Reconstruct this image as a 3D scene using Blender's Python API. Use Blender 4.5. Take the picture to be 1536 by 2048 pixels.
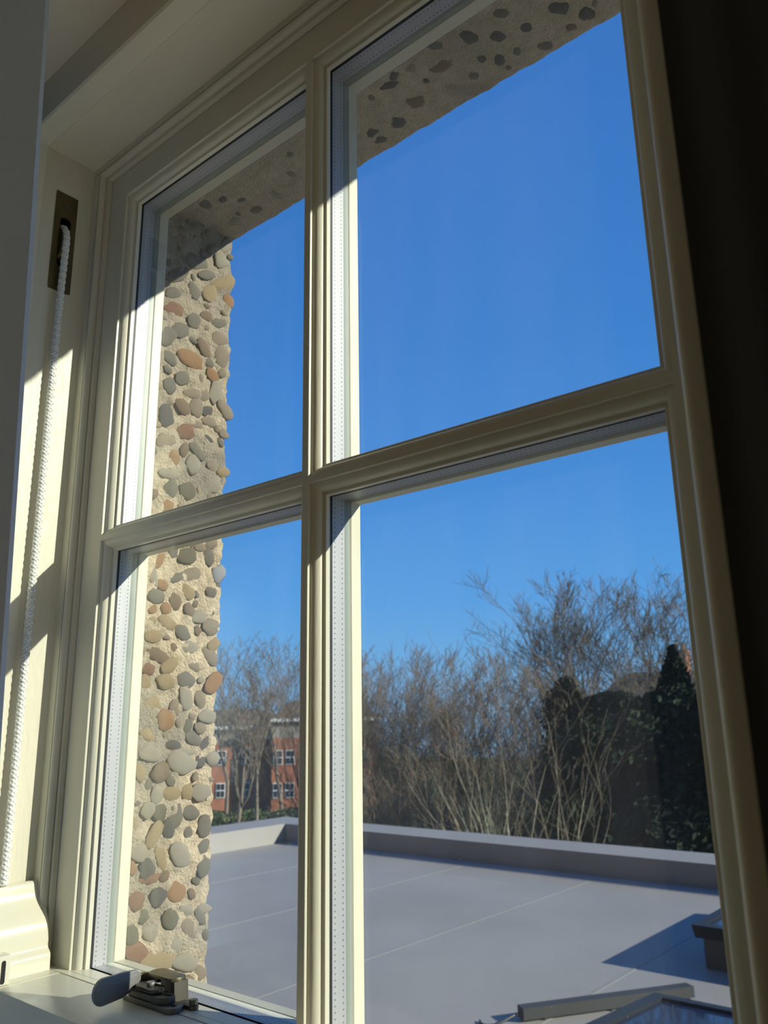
import bpy, bmesh, math, random
from mathutils import Vector, Matrix, noise

# ------------------------------------------------------------------ scene basics
for o in list(bpy.data.objects):
    bpy.data.objects.remove(o, do_unlink=True)
scene = bpy.context.scene
COL = scene.collection
S = 0.5                      # window geometry below is written in half-metre units

# camera: hand-held close to the window, looking left and slightly up
cam_d = bpy.data.cameras.new('camera')
cam_d.sensor_fit = 'VERTICAL'; cam_d.sensor_height = 36.0; cam_d.sensor_width = 27.0
cam_d.lens = 1607.9 / 2048 * 36.0
cam_d.clip_start = 0.01; cam_d.clip_end = 600
cam_d.dof.use_dof = True; cam_d.dof.focus_distance = 0.60; cam_d.dof.aperture_fstop = 17.0
cam = bpy.data.objects.new('camera', cam_d); COL.objects.link(cam)
_r = Vector((0.76555262, 0.64317441, -0.01599577)); _d = Vector((-0.17443935, 0.1835709, -0.9674051)); _f = Vector((-0.61927385, 0.7433898, 0.25272811))
CAMP = Vector((1.24174, -0.72605, -0.33689)) * S
cam.matrix_world = Matrix(((_r.x, -_d.x, -_f.x, CAMP.x), (_r.y, -_d.y, -_f.y, CAMP.y), (_r.z, -_d.z, -_f.z, CAMP.z), (0, 0, 0, 1)))
scene.camera = cam

# view
vs = scene.view_settings
scene.display_settings.display_device = 'sRGB'
vs.view_transform = 'Standard'; vs.look = 'None'; vs.gamma = 1.0; vs.use_curve_mapping = False
vs.exposure = 0.0

# sky: clear winter blue, paler towards the horizon
w = bpy.data.worlds.new('sky'); scene.world = w; w.use_nodes = True
nt = w.node_tree; nt.nodes.clear()
tc = nt.nodes.new('ShaderNodeTexCoord'); sx = nt.nodes.new('ShaderNodeSeparateXYZ'); cr = nt.nodes.new('ShaderNodeValToRGB')
bg = nt.nodes.new('ShaderNodeBackground'); wo = nt.nodes.new('ShaderNodeOutputWorld')
nt.links.new(tc.outputs['Generated'], sx.inputs[0]); nt.links.new(sx.outputs['Z'], cr.inputs[0])
nt.links.new(cr.outputs[0], bg.inputs[0]); nt.links.new(bg.outputs[0], wo.inputs[0])
el = cr.color_ramp.elements
SKY = [(0.0, (.26, .50, .84)), (0.06, (.19, .47, .88)), (0.14, (.125, .40, .90)), (0.28, (.078, .305, .82)), (0.45, (.054, .245, .73)), (0.65, (.045, .205, .66)), (1.0, (.035, .16, .55))]
while len(el) < len(SKY): el.new(0.5)
for e, (p, c) in zip(el, SKY):
    e.position = p; e.color = (*c, 1)
bg.inputs[1].default_value = 1.0

# sun: low winter sun from the right, outside
SUN = Vector((2.37, 1.0, 1.14)).normalized()
sl = bpy.data.lights.new('sun', 'SUN'); sl.energy = 8.0; sl.angle = math.radians(0.53); sl.color = (1.0, 0.93, 0.80)
so = bpy.data.objects.new('sun', sl); COL.objects.link(so)
so.rotation_euler = SUN.to_track_quat('Z', 'Y').to_euler()

# ------------------------------------------------------------------ helpers
def tag(o, label=None, cat=None, group=None, kind=None):
    if label: o['label'] = label
    if cat: o['category'] = cat
    if group: o['group'] = group
    if kind: o['kind'] = kind
    return o

def attach(o, parent):
    if parent is not None:
        o.parent = parent
        # meshes are written in world coordinates: only an Empty root has an offset to undo
        o.matrix_parent_inverse = Matrix.Translation(-parent.location) if parent.type == 'EMPTY' else Matrix.Identity(4)
    return o

def empty(name, loc=(0, 0, 0), s=S):
    o = bpy.data.objects.new(name, None); COL.objects.link(o)
    o.location = Vector(loc) * s; o.empty_display_size = .05
    return o

class MB:
    """collects geometry; build() links it as one mesh object"""
    def __init__(s): s.v = []; s.f = []
    def poly(s, vs, fs):
        n = len(s.v); s.v += [tuple(x) for x in vs]; s.f += [tuple(i + n for i in f) for f in fs]; return s
    def box(s, x0, x1, y0, y1, z0, z1):
        return s.poly([(x0, y0, z0), (x1, y0, z0), (x1, y1, z0), (x0, y1, z0), (x0, y0, z1), (x1, y0, z1), (x1, y1, z1), (x0, y1, z1)],
                      [(0, 3, 2, 1), (4, 5, 6, 7), (0, 1, 5, 4), (1, 2, 6, 5), (2, 3, 7, 6), (3, 0, 4, 7)])
    def prism(s, prof, axis, lo, hi):
        """closed 2-D profile extruded along axis; profile coords are the other two axes in order"""
        def P(a, b, t): return {'x': (t, a, b), 'y': (a, t, b), 'z': (a, b, t)}[axis]
        n = len(prof)
        return s.poly([P(a, b, lo) for a, b in prof] + [P(a, b, hi) for a, b in prof],
                      [tuple(range(n))[::-1], tuple(range(n, 2 * n))] + [(i, (i + 1) % n, n + (i + 1) % n, n + i) for i in range(n)])
    def tube(s, pts, rads, n=6, cap=True):
        rings = []; base = len(s.v)
        up = Vector((0.13, 0.21, 0.97))
        for i, p in enumerate(pts):
            d = (Vector(pts[min(i + 1, len(pts) - 1)]) - Vector(pts[max(i - 1, 0)]))
            if d.length < 1e-9: d = Vector((0, 0, 1))
            d.normalize()
            a = d.cross(up)
            if a.length < 1e-3: a = d.cross(Vector((1, 0, 0)))
            a.normalize(); b = d.cross(a)
            r = rads[i] if hasattr(rads, '__len__') else rads
            for k in range(n):
                t = 2 * math.pi * k / n
                s.v.append(tuple(Vector(p) + a * (r * math.cos(t)) + b * (r * math.sin(t))))
        for i in range(len(pts) - 1):
            for k in range(n):
                s.f.append((base + i * n + k, base + i * n + (k + 1) % n, base + (i + 1) * n + (k + 1) % n, base + (i + 1) * n + k))
        if cap:
            s.f.append(tuple(base + k for k in range(n))[::-1]); e = base + (len(pts) - 1) * n; s.f.append(tuple(e + k for k in range(n)))
        return s
    def build(s, name, mat, parent=None, sc=S, smooth=False, bevel=0.0, recalc=True, sharp=35):
        me = bpy.data.meshes.new(name)
        me.from_pydata([(x * sc, y * sc, z * sc) for x, y, z in s.v], [], s.f)
        if recalc or bevel:
            bm = bmesh.new(); bm.from_mesh(me)
            bmesh.ops.recalc_face_normals(bm, faces=bm.faces)
            if bevel:
                es = [e for e in bm.edges if len(e.link_faces) == 2 and e.calc_face_angle(0) > math.radians(30)]
                bmesh.ops.bevel(bm, geom=es, offset=bevel * sc, segments=2, affect='EDGES', profile=.6, clamp_overlap=True)
            bm.to_mesh(me); bm.free()
        if smooth or bevel:
            me.polygons.foreach_set('use_smooth', [True] * len(me.polygons))
            me.set_sharp_from_angle(angle=math.radians(sharp))
        me.materials.append(mat)
        o = bpy.data.objects.new(name, me); COL.objects.link(o)
        return attach(o, parent)

def ring(mb, x0, x1, z0, z1, prof, sides='LRTB'):
    """mitred frame round an opening; profile = closed list of (inset, y)"""
    n = len(prof)
    b = 'B' in sides; t = 'T' in sides; l = 'L' in sides; r = 'R' in sides
    def seg(A, B):
        mb.poly(A + B, [tuple(range(n))[::-1], tuple(range(n, 2 * n))] + [(i, (i + 1) % n, n + (i + 1) % n, n + i) for i in range(n)])
    if l: seg([(x0 + d, y, z0 + (d if b else 0)) for d, y in prof], [(x0 + d, y, z1 - (d if t else 0)) for d, y in prof])
    if r: seg([(x1 - d, y, z0 + (d if b else 0)) for d, y in prof], [(x1 - d, y, z1 - (d if t else 0)) for d, y in prof])
    if t: seg([(x0 + (d if l else 0), y, z1 - d) for d, y in prof], [(x1 - (d if r else 0), y, z1 - d) for d, y in prof])
    if b: seg([(x0 + (d if l else 0), y, z0 + d) for d, y in prof], [(x1 - (d if r else 0), y, z0 + d) for d, y in prof])
    return mb

# ------------------------------------------------------------------ materials
def newmat(name):
    m = bpy.data.materials.new(name); m.use_nodes = True
    nt = m.node_tree; b = nt.nodes['Principled BSDF']
    return m, nt, b

def nd(nt, t, **kw):
    n = nt.nodes.new(t)
    for k, v in kw.items(): setattr(n, k, v)
    return n

def plain(name, col, rough=.5, metal=0.0, var=.0, scale=20, bump=0.0, bscale=60, col2=None, stretch=None, spec=.5):
    m, nt, b = newmat(name)
    b.inputs['Roughness'].default_value = rough; b.inputs['Metallic'].default_value = metal
    b.inputs['Specular IOR Level'].default_value = spec
    b.inputs['Base Color'].default_value = (*col, 1)
    tcn = nd(nt, 'ShaderNodeTexCoord')
    src = tcn.outputs['Object']
    if stretch:
        mp = nd(nt, 'ShaderNodeMapping'); mp.inputs['Scale'].default_value = stretch
        nt.links.new(src, mp.inputs[0]); src = mp.outputs[0]
    if var or col2:
        nz = nd(nt, 'ShaderNodeTexNoise'); nz.inputs['Scale'].default_value = scale; nz.inputs['Detail'].default_value = 5
        nt.links.new(src, nz.inputs['Vector'])
        r = nd(nt, 'ShaderNodeValToRGB')
        r.color_ramp.elements[0].position = .35; r.color_ramp.elements[1].position = .65
        c2 = col2 or tuple(c * (1 + var) for c in col)
        c1 = col if col2 else tuple(c * (1 - var) for c in col)
        r.color_ramp.elements[0].color = (*c1, 1); r.color_ramp.elements[1].color = (*c2, 1)
        nt.links.new(nz.outputs['Fac'], r.inputs[0]); nt.links.new(r.outputs[0], b.inputs['Base Color'])
    if bump:
        n2 = nd(nt, 'ShaderNodeTexNoise'); n2.inputs['Scale'].default_value = bscale; n2.inputs['Detail'].default_value = 4
        nt.links.new(src, n2.inputs['Vector'])
        bp = nd(nt, 'ShaderNodeBump'); bp.inputs['Strength'].default_value = bump; bp.inputs['Distance'].default_value = .002
        nt.links.new(n2.outputs['Fac'], bp.inputs['Height']); nt.links.new(bp.outputs[0], b.inputs['Normal'])
    return m

CREAM = (.69, .66, .535)
M = {}
M['paint'] = plain('cream_paint', CREAM, .38, var=.03, scale=14, bump=.12, bscale=90, stretch=(3, 3, .5))
M['paint_h'] = plain('cream_paint_rail', CREAM, .38, var=.03, scale=14, bump=.10, bscale=90, stretch=(.5, 3, 3))
M['paint_brushed'] = plain('cream_paint_brushed', CREAM, .42, var=.03, scale=20, bump=.45, bscale=150, stretch=(2, 2, .35))
M['gloss'] = plain('cream_gloss_paint', (.69, .655, .525), .16, var=.02, scale=14, bump=.06, bscale=60)
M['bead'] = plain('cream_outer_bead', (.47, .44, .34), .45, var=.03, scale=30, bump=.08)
M['gasket'] = plain('black_gasket', (.012, .012, .014), .5)
M['sealant'] = plain('grey_green_sealant', (.19, .215, .19), .4)
M['plaster'] = plain('white_plaster', (.74, .70, .60), .8, var=.02, scale=4, bump=.05)
M['floor'] = plain('pale_floor', (.52, .46, .37), .5, var=.2, scale=3, stretch=(1, 12, 1))
M['brass'] = plain('aged_brass', (.20, .155, .065), .45, metal=.75, var=.25, scale=25, col2=(.115, .09, .045))
M['bronze'] = plain('satin_bronze', (.17, .16, .14), .42, metal=.8, var=.15, scale=40)
M['bronze_dark'] = plain('dark_bronze', (.27, .265, .26), .42, metal=.25, bump=.25, bscale=300, stretch=(1, .2, 6))
M['keeper'] = plain('worn_bronze_keeper', (.25, .215, .14), .36, metal=.85, var=.15, scale=30)
M['keeper_shaded'] = plain('keeper_bronze_shaded', (.065, .055, .036), .6, metal=.1)  # keeper bronze darkened for the leg, standing in for the glazing bar's shadow
M['black'] = plain('dark_recess', (.01, .01, .01), .8)
M['cord'] = plain('white_cord', (.80, .80, .77), .7, bump=.2, bscale=900)
M['curtain'] = plain('blue_grey_curtain', (.58, .70, .88), .85, bump=.15, bscale=500)
M['curtain_dark'] = plain('charcoal_curtain', (.022, .024, .022), .9, bump=.15, bscale=500)

def spacer_mat():
    m, nt, b = newmat('aluminium_spacer')
    b.inputs['Roughness'].default_value = .45; b.inputs['Metallic'].default_value = .25
    g = nd(nt, 'ShaderNodeTexCoord'); sp = nd(nt, 'ShaderNodeSeparateXYZ'); nt.links.new(g.outputs['Object'], sp.inputs[0])
    def math_(op, a, bb=None):
        n = nd(nt, 'ShaderNodeMath', operation=op)
        for i, q in enumerate((a, bb)):
            if q is None: continue
            if isinstance(q, (int, float)): n.inputs[i].default_value = q
            else: nt.links.new(q, n.inputs[i])
        return n.outputs[0]
    P = .0067 * S
    a = math_('ADD', sp.outputs['X'], sp.outputs['Z'])
    a = math_('ABSOLUTE', math_('SUBTRACT', math_('PINGPONG', a, P / 2), P / 4))    # 0..P/4
    # distance from a dot centre along the bar
    fr = math_('FRACT', math_('DIVIDE', math_('ADD', math_('ADD', sp.outputs['X'], sp.outputs['Z']), 10.0), P))
    u = math_('MULTIPLY', math_('SUBTRACT', fr, .5), P)
    d = None
    for yr in (.0335, .0478):
        vv = math_('SUBTRACT', sp.outputs['Y'], yr * S)
        q = math_('SQRT', math_('ADD', math_('MULTIPLY', u, u), math_('MULTIPLY', vv, vv)))
        d = q if d is None else math_('MINIMUM', d, q)
    lt = math_('LESS_THAN', d, .0011 * S)
    mx = nd(nt, 'ShaderNodeMix', data_type='RGBA')
    mx.inputs['A'].default_value = (.36, .36, .375, 1); mx.inputs['B'].default_value = (.10, .11, .13, 1)
    nt.links.new(lt, mx.inputs['Factor']); nt.links.new(mx.outputs['Result'], b.inputs['Base Color'])
    return m
M['spacer'] = spacer_mat()

def glass_mat(name, tint=(.965, .985, .975), dust=.02, refl=1.0):
    m = bpy.data.materials.new(name); m.use_nodes = True; nt = m.node_tree; nt.nodes.clear()
    out = nd(nt, 'ShaderNodeOutputMaterial')
    tr = nd(nt, 'ShaderNodeBsdfTransparent'); tr.inputs[0].default_value = (*tint, 1)
    gl = nd(nt, 'ShaderNodeBsdfGlossy'); gl.inputs['Roughness'].default_value = .0; gl.inputs['Color'].default_value = (.9, .95, 1, 1)
    lw = nd(nt, 'ShaderNodeLayerWeight'); lw.inputs['Blend'].default_value = .5
    pw = nd(nt, 'ShaderNodeMath', operation='POWER'); pw.inputs[1].default_value = 5
    ma = nd(nt, 'ShaderNodeMath', operation='MULTIPLY_ADD'); ma.inputs[1].default_value = .9 * refl; ma.inputs[2].default_value = .022 * refl
    nt.links.new(lw.outputs['Facing'], pw.inputs[0]); nt.links.new(pw.outputs[0], ma.inputs[0])
    m1 = nd(nt, 'ShaderNodeMixShader'); nt.links.new(ma.outputs[0], m1.inputs[0]); nt.links.new(tr.outputs[0], m1.inputs[1]); nt.links.new(gl.outputs[0], m1.inputs[2])
    if dust:
        df = nd(nt, 'ShaderNodeBsdfTranslucent'); df.inputs[0].default_value = (.85, .85, .85, 1)
        tcn = nd(nt, 'ShaderNodeTexCoord'); mp = nd(nt, 'ShaderNodeMapping'); mp.inputs['Scale'].default_value = (14, 14, 1.2)
        nz = nd(nt, 'ShaderNodeTexNoise'); nz.inputs['Scale'].default_value = 3; nz.inputs['Detail'].default_value = 3
        nt.links.new(tcn.outputs['Object'], mp.inputs[0]); nt.links.new(mp.outputs[0], nz.inputs['Vector'])
        r = nd(nt, 'ShaderNodeMapRange'); r.inputs['From Min'].default_value = .3; r.inputs['From Max'].default_value = .75
        r.inputs['To Min'].default_value = dust * .4; r.inputs['To Max'].default_value = dust * 1.6
        nt.links.new(nz.outputs['Fac'], r.inputs['Value'])
        # fine specks
        vo = nd(nt, 'ShaderNodeTexVoronoi'); vo.inputs['Scale'].default_value = 110
        nt.links.new(tcn.outputs['Object'], vo.inputs['Vector'])
        lt = nd(nt, 'ShaderNodeMath', operation='LESS_THAN'); lt.inputs[1].default_value = .035; nt.links.new(vo.outputs['Distance'], lt.inputs[0])
        ad = nd(nt, 'ShaderNodeMath', operation='MULTIPLY_ADD'); ad.inputs[1].default_value = .12
        nt.links.new(lt.outputs[0], ad.inputs[0]); nt.links.new(r.outputs[0], ad.inputs[2])
        m2 = nd(nt, 'ShaderNodeMixShader'); nt.links.new(ad.outputs[0], m2.inputs[0]); nt.links.new(m1.outputs[0], m2.inputs[1]); nt.links.new(df.outputs[0], m2.inputs[2])
        nt.links.new(m2.outputs[0], out.inputs[0])
    else:
        nt.links.new(m1.outputs[0], out.inputs[0])
    return m
M['glass'] = glass_mat('pane_glass', dust=.0035)
M['glass_out'] = glass_mat('outer_pane_glass', dust=.008)

def concrete_mat(name, a, b_, stain, weather=0.0):
    m, nt, b = newmat(name)
    b.inputs['Roughness'].default_value = .9; b.inputs['Specular IOR Level'].default_value = .25
    tcn = nd(nt, 'ShaderNodeTexCoord')
    n1 = nd(nt, 'ShaderNodeTexNoise'); n1.inputs['Scale'].default_value = 120; n1.inputs['Detail'].default_value = 6
    n2 = nd(nt, 'ShaderNodeTexNoise'); n2.inputs['Scale'].default_value = 7; n2.inputs['Detail'].default_value = 4
    n3 = nd(nt, 'ShaderNodeTexNoise'); n3.inputs['Scale'].default_value = 380; n3.inputs['Detail'].default_value = 3
    for n in (n1, n2, n3): nt.links.new(tcn.outputs['Object'], n.inputs['Vector'])
    r1 = nd(nt, 'ShaderNodeValToRGB'); r1.color_ramp.elements[0].position = .3; r1.color_ramp.elements[1].position = .7
    r1.color_ramp.elements[0].color = (*a, 1); r1.color_ramp.elements[1].color = (*b_, 1)
    nt.links.new(n1.outputs['Fac'], r1.inputs[0])
    r2 = nd(nt, 'ShaderNodeMapRange'); r2.inputs['From Min'].default_value = .50; r2.inputs['From Max'].default_value = .68; r2.inputs['To Max'].default_value = .75
    nt.links.new(n2.outputs['Fac'], r2.inputs['Value'])
    mx = nd(nt, 'ShaderNodeMix', data_type='RGBA'); mx.inputs['B'].default_value = (*stain, 1)
    # rain-washed grey weathering, heavier near the top of the jamb
    sp = nd(nt, 'ShaderNodeSeparateXYZ'); nt.links.new(tcn.outputs['Object'], sp.inputs[0])
    rz = nd(nt, 'ShaderNodeMapRange'); rz.inputs['From Min'].default_value = .0; rz.inputs['From Max'].default_value = .26; rz.inputs['To Max'].default_value = weather
    nt.links.new(sp.outputs['Z'], rz.inputs['Value'])
    av = nd(nt, 'ShaderNodeMath', operation='MULTIPLY_ADD', use_clamp=True); av.inputs[1].default_value = 1.4
    nt.links.new(rz.outputs[0], av.inputs[0]); nt.links.new(r2.outputs[0], av.inputs[2])
    cl = nd(nt, 'ShaderNodeMath', operation='MINIMUM'); cl.inputs[1].default_value = .85; nt.links.new(av.outputs[0], cl.inputs[0])
    nt.links.new(cl.outputs[0], mx.inputs['Factor']); nt.links.new(r1.outputs[0], mx.inputs['A']); nt.links.new(mx.outputs['Result'], b.inputs['Base Color'])
    bp = nd(nt, 'ShaderNodeBump'); bp.inputs['Strength'].default_value = .9; bp.inputs['Distance'].default_value = .003
    nt.links.new(n3.outputs['Fac'], bp.inputs['Height']); nt.links.new(bp.outputs[0], b.inputs['Normal'])
    return m
M['concrete'] = concrete_mat('aggregate_concrete', (.26, .208, .142), (.45, .365, .255), (.15, .134, .112), .42)
M['lintel'] = concrete_mat('lintel_concrete', (.28, .235, .175), (.38, .315, .24), (.19, .165, .13))
PEB = dict(o=(0.328, 0.164, 0.061), y=(0.361, 0.262, 0.135), g=(.165, .148, .118), d=(0.078, 0.075, 0.074), w=(0.344, 0.303, 0.234), r=(.235, .105, .06), b=(0.205, 0.135, 0.082), t=(0.279, 0.217, 0.152), p=(0.090, 0.070, 0.078), k=(0.123, 0.111, 0.070), v=(0.344, 0.361, 0.402))
for k, c in PEB.items():
    M['peb_' + k] = plain('pebble_' + k, c, .6, col2=tuple(a * .68 + q * .32 for a, q in zip(c, (.36, .29, .20))), scale=70, bump=.7, bscale=230)

# ------------------------------------------------------------------ the room shell
ZF, ZC = -3.30, .8148            # floor, ceiling
YW = -.172                       # room face of the window wall
mb = MB()
mb.box(-3, -.153, YW, .27, ZF, 1.4); mb.box(2.42, 4.4, YW, .27, ZF, 1.4)
mb.box(1.153, 2.42, YW, .02, ZF, .8148)
mb.box(-.153, 2.42, YW, .27, ZF, -2.10); mb.box(-.153, 2.42, YW, .27, .8148, 1.4)
tag(mb.build('wall_front', M['plaster']), 'white plastered window wall above and beside the sash window', 'wall', kind='structure')
tag(MB().box(-2.8, 4.2, -6, YW, ZF - .2, ZF).build('floor', M['floor']), 'brown floor of the room behind the camera', 'floor', kind='structure')
tag(MB().box(-2.8, 4.2, -6, YW, ZC, ZC + .2).build('ceiling', M['plaster']), 'pale ceiling meeting the window head at upper left', 'ceiling', kind='structure')
tag(MB().box(-3.0, -2.8, -6, YW, ZF, ZC).build('wall_left', M['plaster']), 'white room wall left of the window', 'wall', kind='structure')
tag(MB().box(4.2, 4.4, -6, YW, ZF, ZC).build('wall_right', M['plaster']), 'white room wall right of the window', 'wall', kind='structure')
mb = MB(); mb.box(-2.8, 4.2, -6.2, -6, ZF, ZC)
tag(mb.build('wall_back', M['plaster']), 'white room wall opposite the window', 'wall', kind='structure')

M['facade'] = plain('brown_facade_brick', (.10, .075, .055), .9, var=.2, scale=6)
mb = MB(); mb.box(-34, 34, -.1, .285, 1.4, 17); mb.box(-34, -2.5, -.1, .285, -16, 1.4); mb.box(3.2, 34, -.1, .285, -16, 1.4); mb.box(-2.5, 3.2, -.1, .285, -16, ZF - .2)
tag(mb.build('wall_facade', M['facade']), 'brick outer face of the house around the window', 'wall', kind='structure')
tag(MB().box(-.3, 1.3, -.50, YW, -2.20, -2.12).build('trim_3', M['gloss']), 'added white bounce board inside, unseen below the sash window', 'bounce board', kind='structure')  # unseen board added to bounce sunlight up onto the undersides
# warm globe added as fill light for the room's shade, unseen below the picture
def fill_light_mat():
    m, nt, bs = newmat('fill_light_glow'); bs.inputs['Emission Color'].default_value = (1.0, .90, .74, 1); bs.inputs['Emission Strength'].default_value = 13.0; return m
lp = empty('fill_light_globe', (1.9, -.65, ZF)); tag(lp, 'added fill-light globe on the floor, unseen below the window', 'fill light')
cir = [(math.cos(i * math.pi / 16), math.sin(i * math.pi / 16)) for i in range(32)]
MB().prism([(1.9 + .18 * a, -.65 + .18 * c) for a, c in cir], 'z', ZF, ZF + .04).build('base', M['brass'], lp)
MB().prism([(1.9 + .025 * a, -.65 + .025 * c) for a, c in cir], 'z', ZF + .04, ZF + .67).build('stem', M['brass'], lp)
mb = MB(); rows = 14
for k in range(rows + 1):
    t = math.pi * (k + .0) / rows
    for a, c in cir: mb.v.append((1.9 + .25 * max(.02, math.sin(t)) * a, -.65 + .25 * max(.02, math.sin(t)) * c, ZF + .90 - .25 * math.cos(t)))
for k in range(rows):
    for i in range(32): mb.f.append((k * 32 + i, k * 32 + (i + 1) % 32, (k + 1) * 32 + (i + 1) % 32, (k + 1) * 32 + i))
mb.f += [tuple(range(32))[::-1], tuple(rows * 32 + i for i in range(32))]
mb.build('globe', fill_light_mat(), lp, smooth=True)

# ------------------------------------------------------------------ exposed-aggregate concrete outside
rnd = random.Random(7)
def fbm(p, sc):
    return noise.noise(Vector(p) * sc) + .5 * noise.noise(Vector(p) * sc * 2.1 + Vector((7, 3, 1))) + .3 * noise.noise(Vector(p) * sc * 4.3 + Vector((1, 9, 4)))

def path_sheet(path, ts, place, amp):
    """path: list of (a, b, na, nb); ts: sweep positions; place(a,b,t) -> xyz"""
    v = []; f = []; n = len(path)
    for t in ts:
        for a, b, na, nb in path:
            P = place(a, b, t)
            h = amp * (.55 * fbm(P, 22) + .45 * fbm(P, 70))
            v.append(place(a + na * h, b + nb * h, t))
    for i in range(len(ts) - 1):
        for j in range(n - 1):
            f.append((i * n + j, i * n + j + 1, (i + 1) * n + j + 1, (i + 1) * n + j))
    return v, f

def frange(a, b, st):
    n = max(1, int(round((b - a) / st))); return [a + (b - a) * i / n for i in range(n + 1)]

# left jamb of the opening: reveal face (+X), worn arris, street face (+Y)
XR, YE, ZS = -.04, .297, .722
path = [(XR, y, 1, 0) for y in frange(.088, YE - .010, .007)]
path += [(XR - .010 + .010 * math.cos(t), YE - .010 + .010 * math.sin(t), math.cos(t), math.sin(t)) for t in (.4, .8, 1.2)]
path += [(x, YE, 0, 1) for x in frange(XR - .012, -.30, .012)[:]] + [(-.7, YE, 0, 1), (-2.5, YE, 0, 1), (-2.5, .1, 0, 0), (XR - .03, .088, 0, 0)]
v, f = path_sheet(path, frange(-2.2, .74, .0075), lambda a, b, t: (a, b, t), .0095)
jamb_c = tag(MB().poly(v, f).build('wall_outside_left', M['concrete'], smooth=True, recalc=False, sharp=180),
             'sunlit exposed-aggregate concrete jamb studded with pebbles outside the glass', 'concrete jamb', kind='structure')
# lintel: soffit (-Z) and street face
path = [(y, ZS, 0, -1) for y in frange(.088, YE - .006, .007)]
path += [(YE - .006 + .006 * math.sin(t), ZS + .006 - .006 * math.cos(t), math.sin(t), -math.cos(t)) for t in (.5, 1.1)]
path += [(YE, z, 1, 0) for z in frange(ZS + .008, ZS + .1, .012)] + [(YE, 1.4, 1, 0), (.1, 1.4, 0, 0), (.086, ZS + .04, 0, 0)]
v, f = path_sheet(path, frange(-.09, 1.25, .0075) + [1.5, 2.0, 2.6], lambda a, b, t: (t, a, b), .0035)
lintel = tag(MB().poly(v, f).build('wall_outside_top', M['lintel'], smooth=True, recalc=False, sharp=180),
             'shaded concrete lintel soffit with cut dark pebbles above the window', 'concrete lintel', kind='structure')
tag(MB().box(2.42, 3.2, .1, .297, -2.2, .74).build('wall_outside_right', M['concrete']), 'concrete jamb on the far right of the opening', 'concrete jamb', kind='structure')
tag(MB().box(-.2, 2.6, .09, .36, -2.35, -2.12).build('trim_2', M['concrete']), 'concrete outside sill below the window', 'window sill', kind='structure')
tag(MB().box(1.20, 2.42, .02, .085, -2.12, .75).build('trim_1', M['bead']), 'cream timber panel beside the right window box', 'panel', kind='structure')

# pebbles: a few base shapes shared by all
def pebble_mesh(seed, key, flat=1.0):
    r = random.Random(seed); bm = bmesh.new(); bmesh.ops.create_icosphere(bm, subdivisions=2, radius=1)
    off = Vector((r.uniform(-9, 9), r.uniform(-9, 9), r.uniform(-9, 9)))
    ex = r.uniform(1.6, 2.6)
    for vv in bm.verts:
        c = vv.co
        k = (abs(c.x) ** ex + abs(c.y) ** ex + abs(c.z) ** ex) ** (-1 / ex)
        vv.co = c * k * (1 + .34 * noise.noise(c * 1.2 + off) + .16 * noise.noise(c * 2.6 + off))
    me = bpy.data.meshes.new('pebble'); bm.to_mesh(me); bm.free()
    me.polygons.foreach_set('use_smooth', [True] * len(me.polygons)); me.materials.append(M['peb_' + key]); return me
_pm = {}
def pebble(parent, key, loc, axes, rad):
    if key not in _pm: _pm[key] = [pebble_mesh(hash_(key) * 31 + i, key) for i in range(5)]
    o = bpy.data.objects.new('pebble', rnd.choice(_pm[key])); COL.objects.link(o)
    u, v2, n = axes
    R = Matrix(((u.x, v2.x, n.x), (u.y, v2.y, n.y), (u.z, v2.z, n.z))).to_4x4()
    o.matrix_world = Matrix.Translation(Vector(loc) * S) @ R @ Matrix.Diagonal((rad[0] * S, rad[1] * S, rad[2] * S, 1))
    mw = o.matrix_world.copy(); o.parent = parent; o.matrix_parent_inverse = Matrix.Translation(-parent.location)
    return o
def hash_(k): return sum(ord(c) for c in k)
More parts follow.
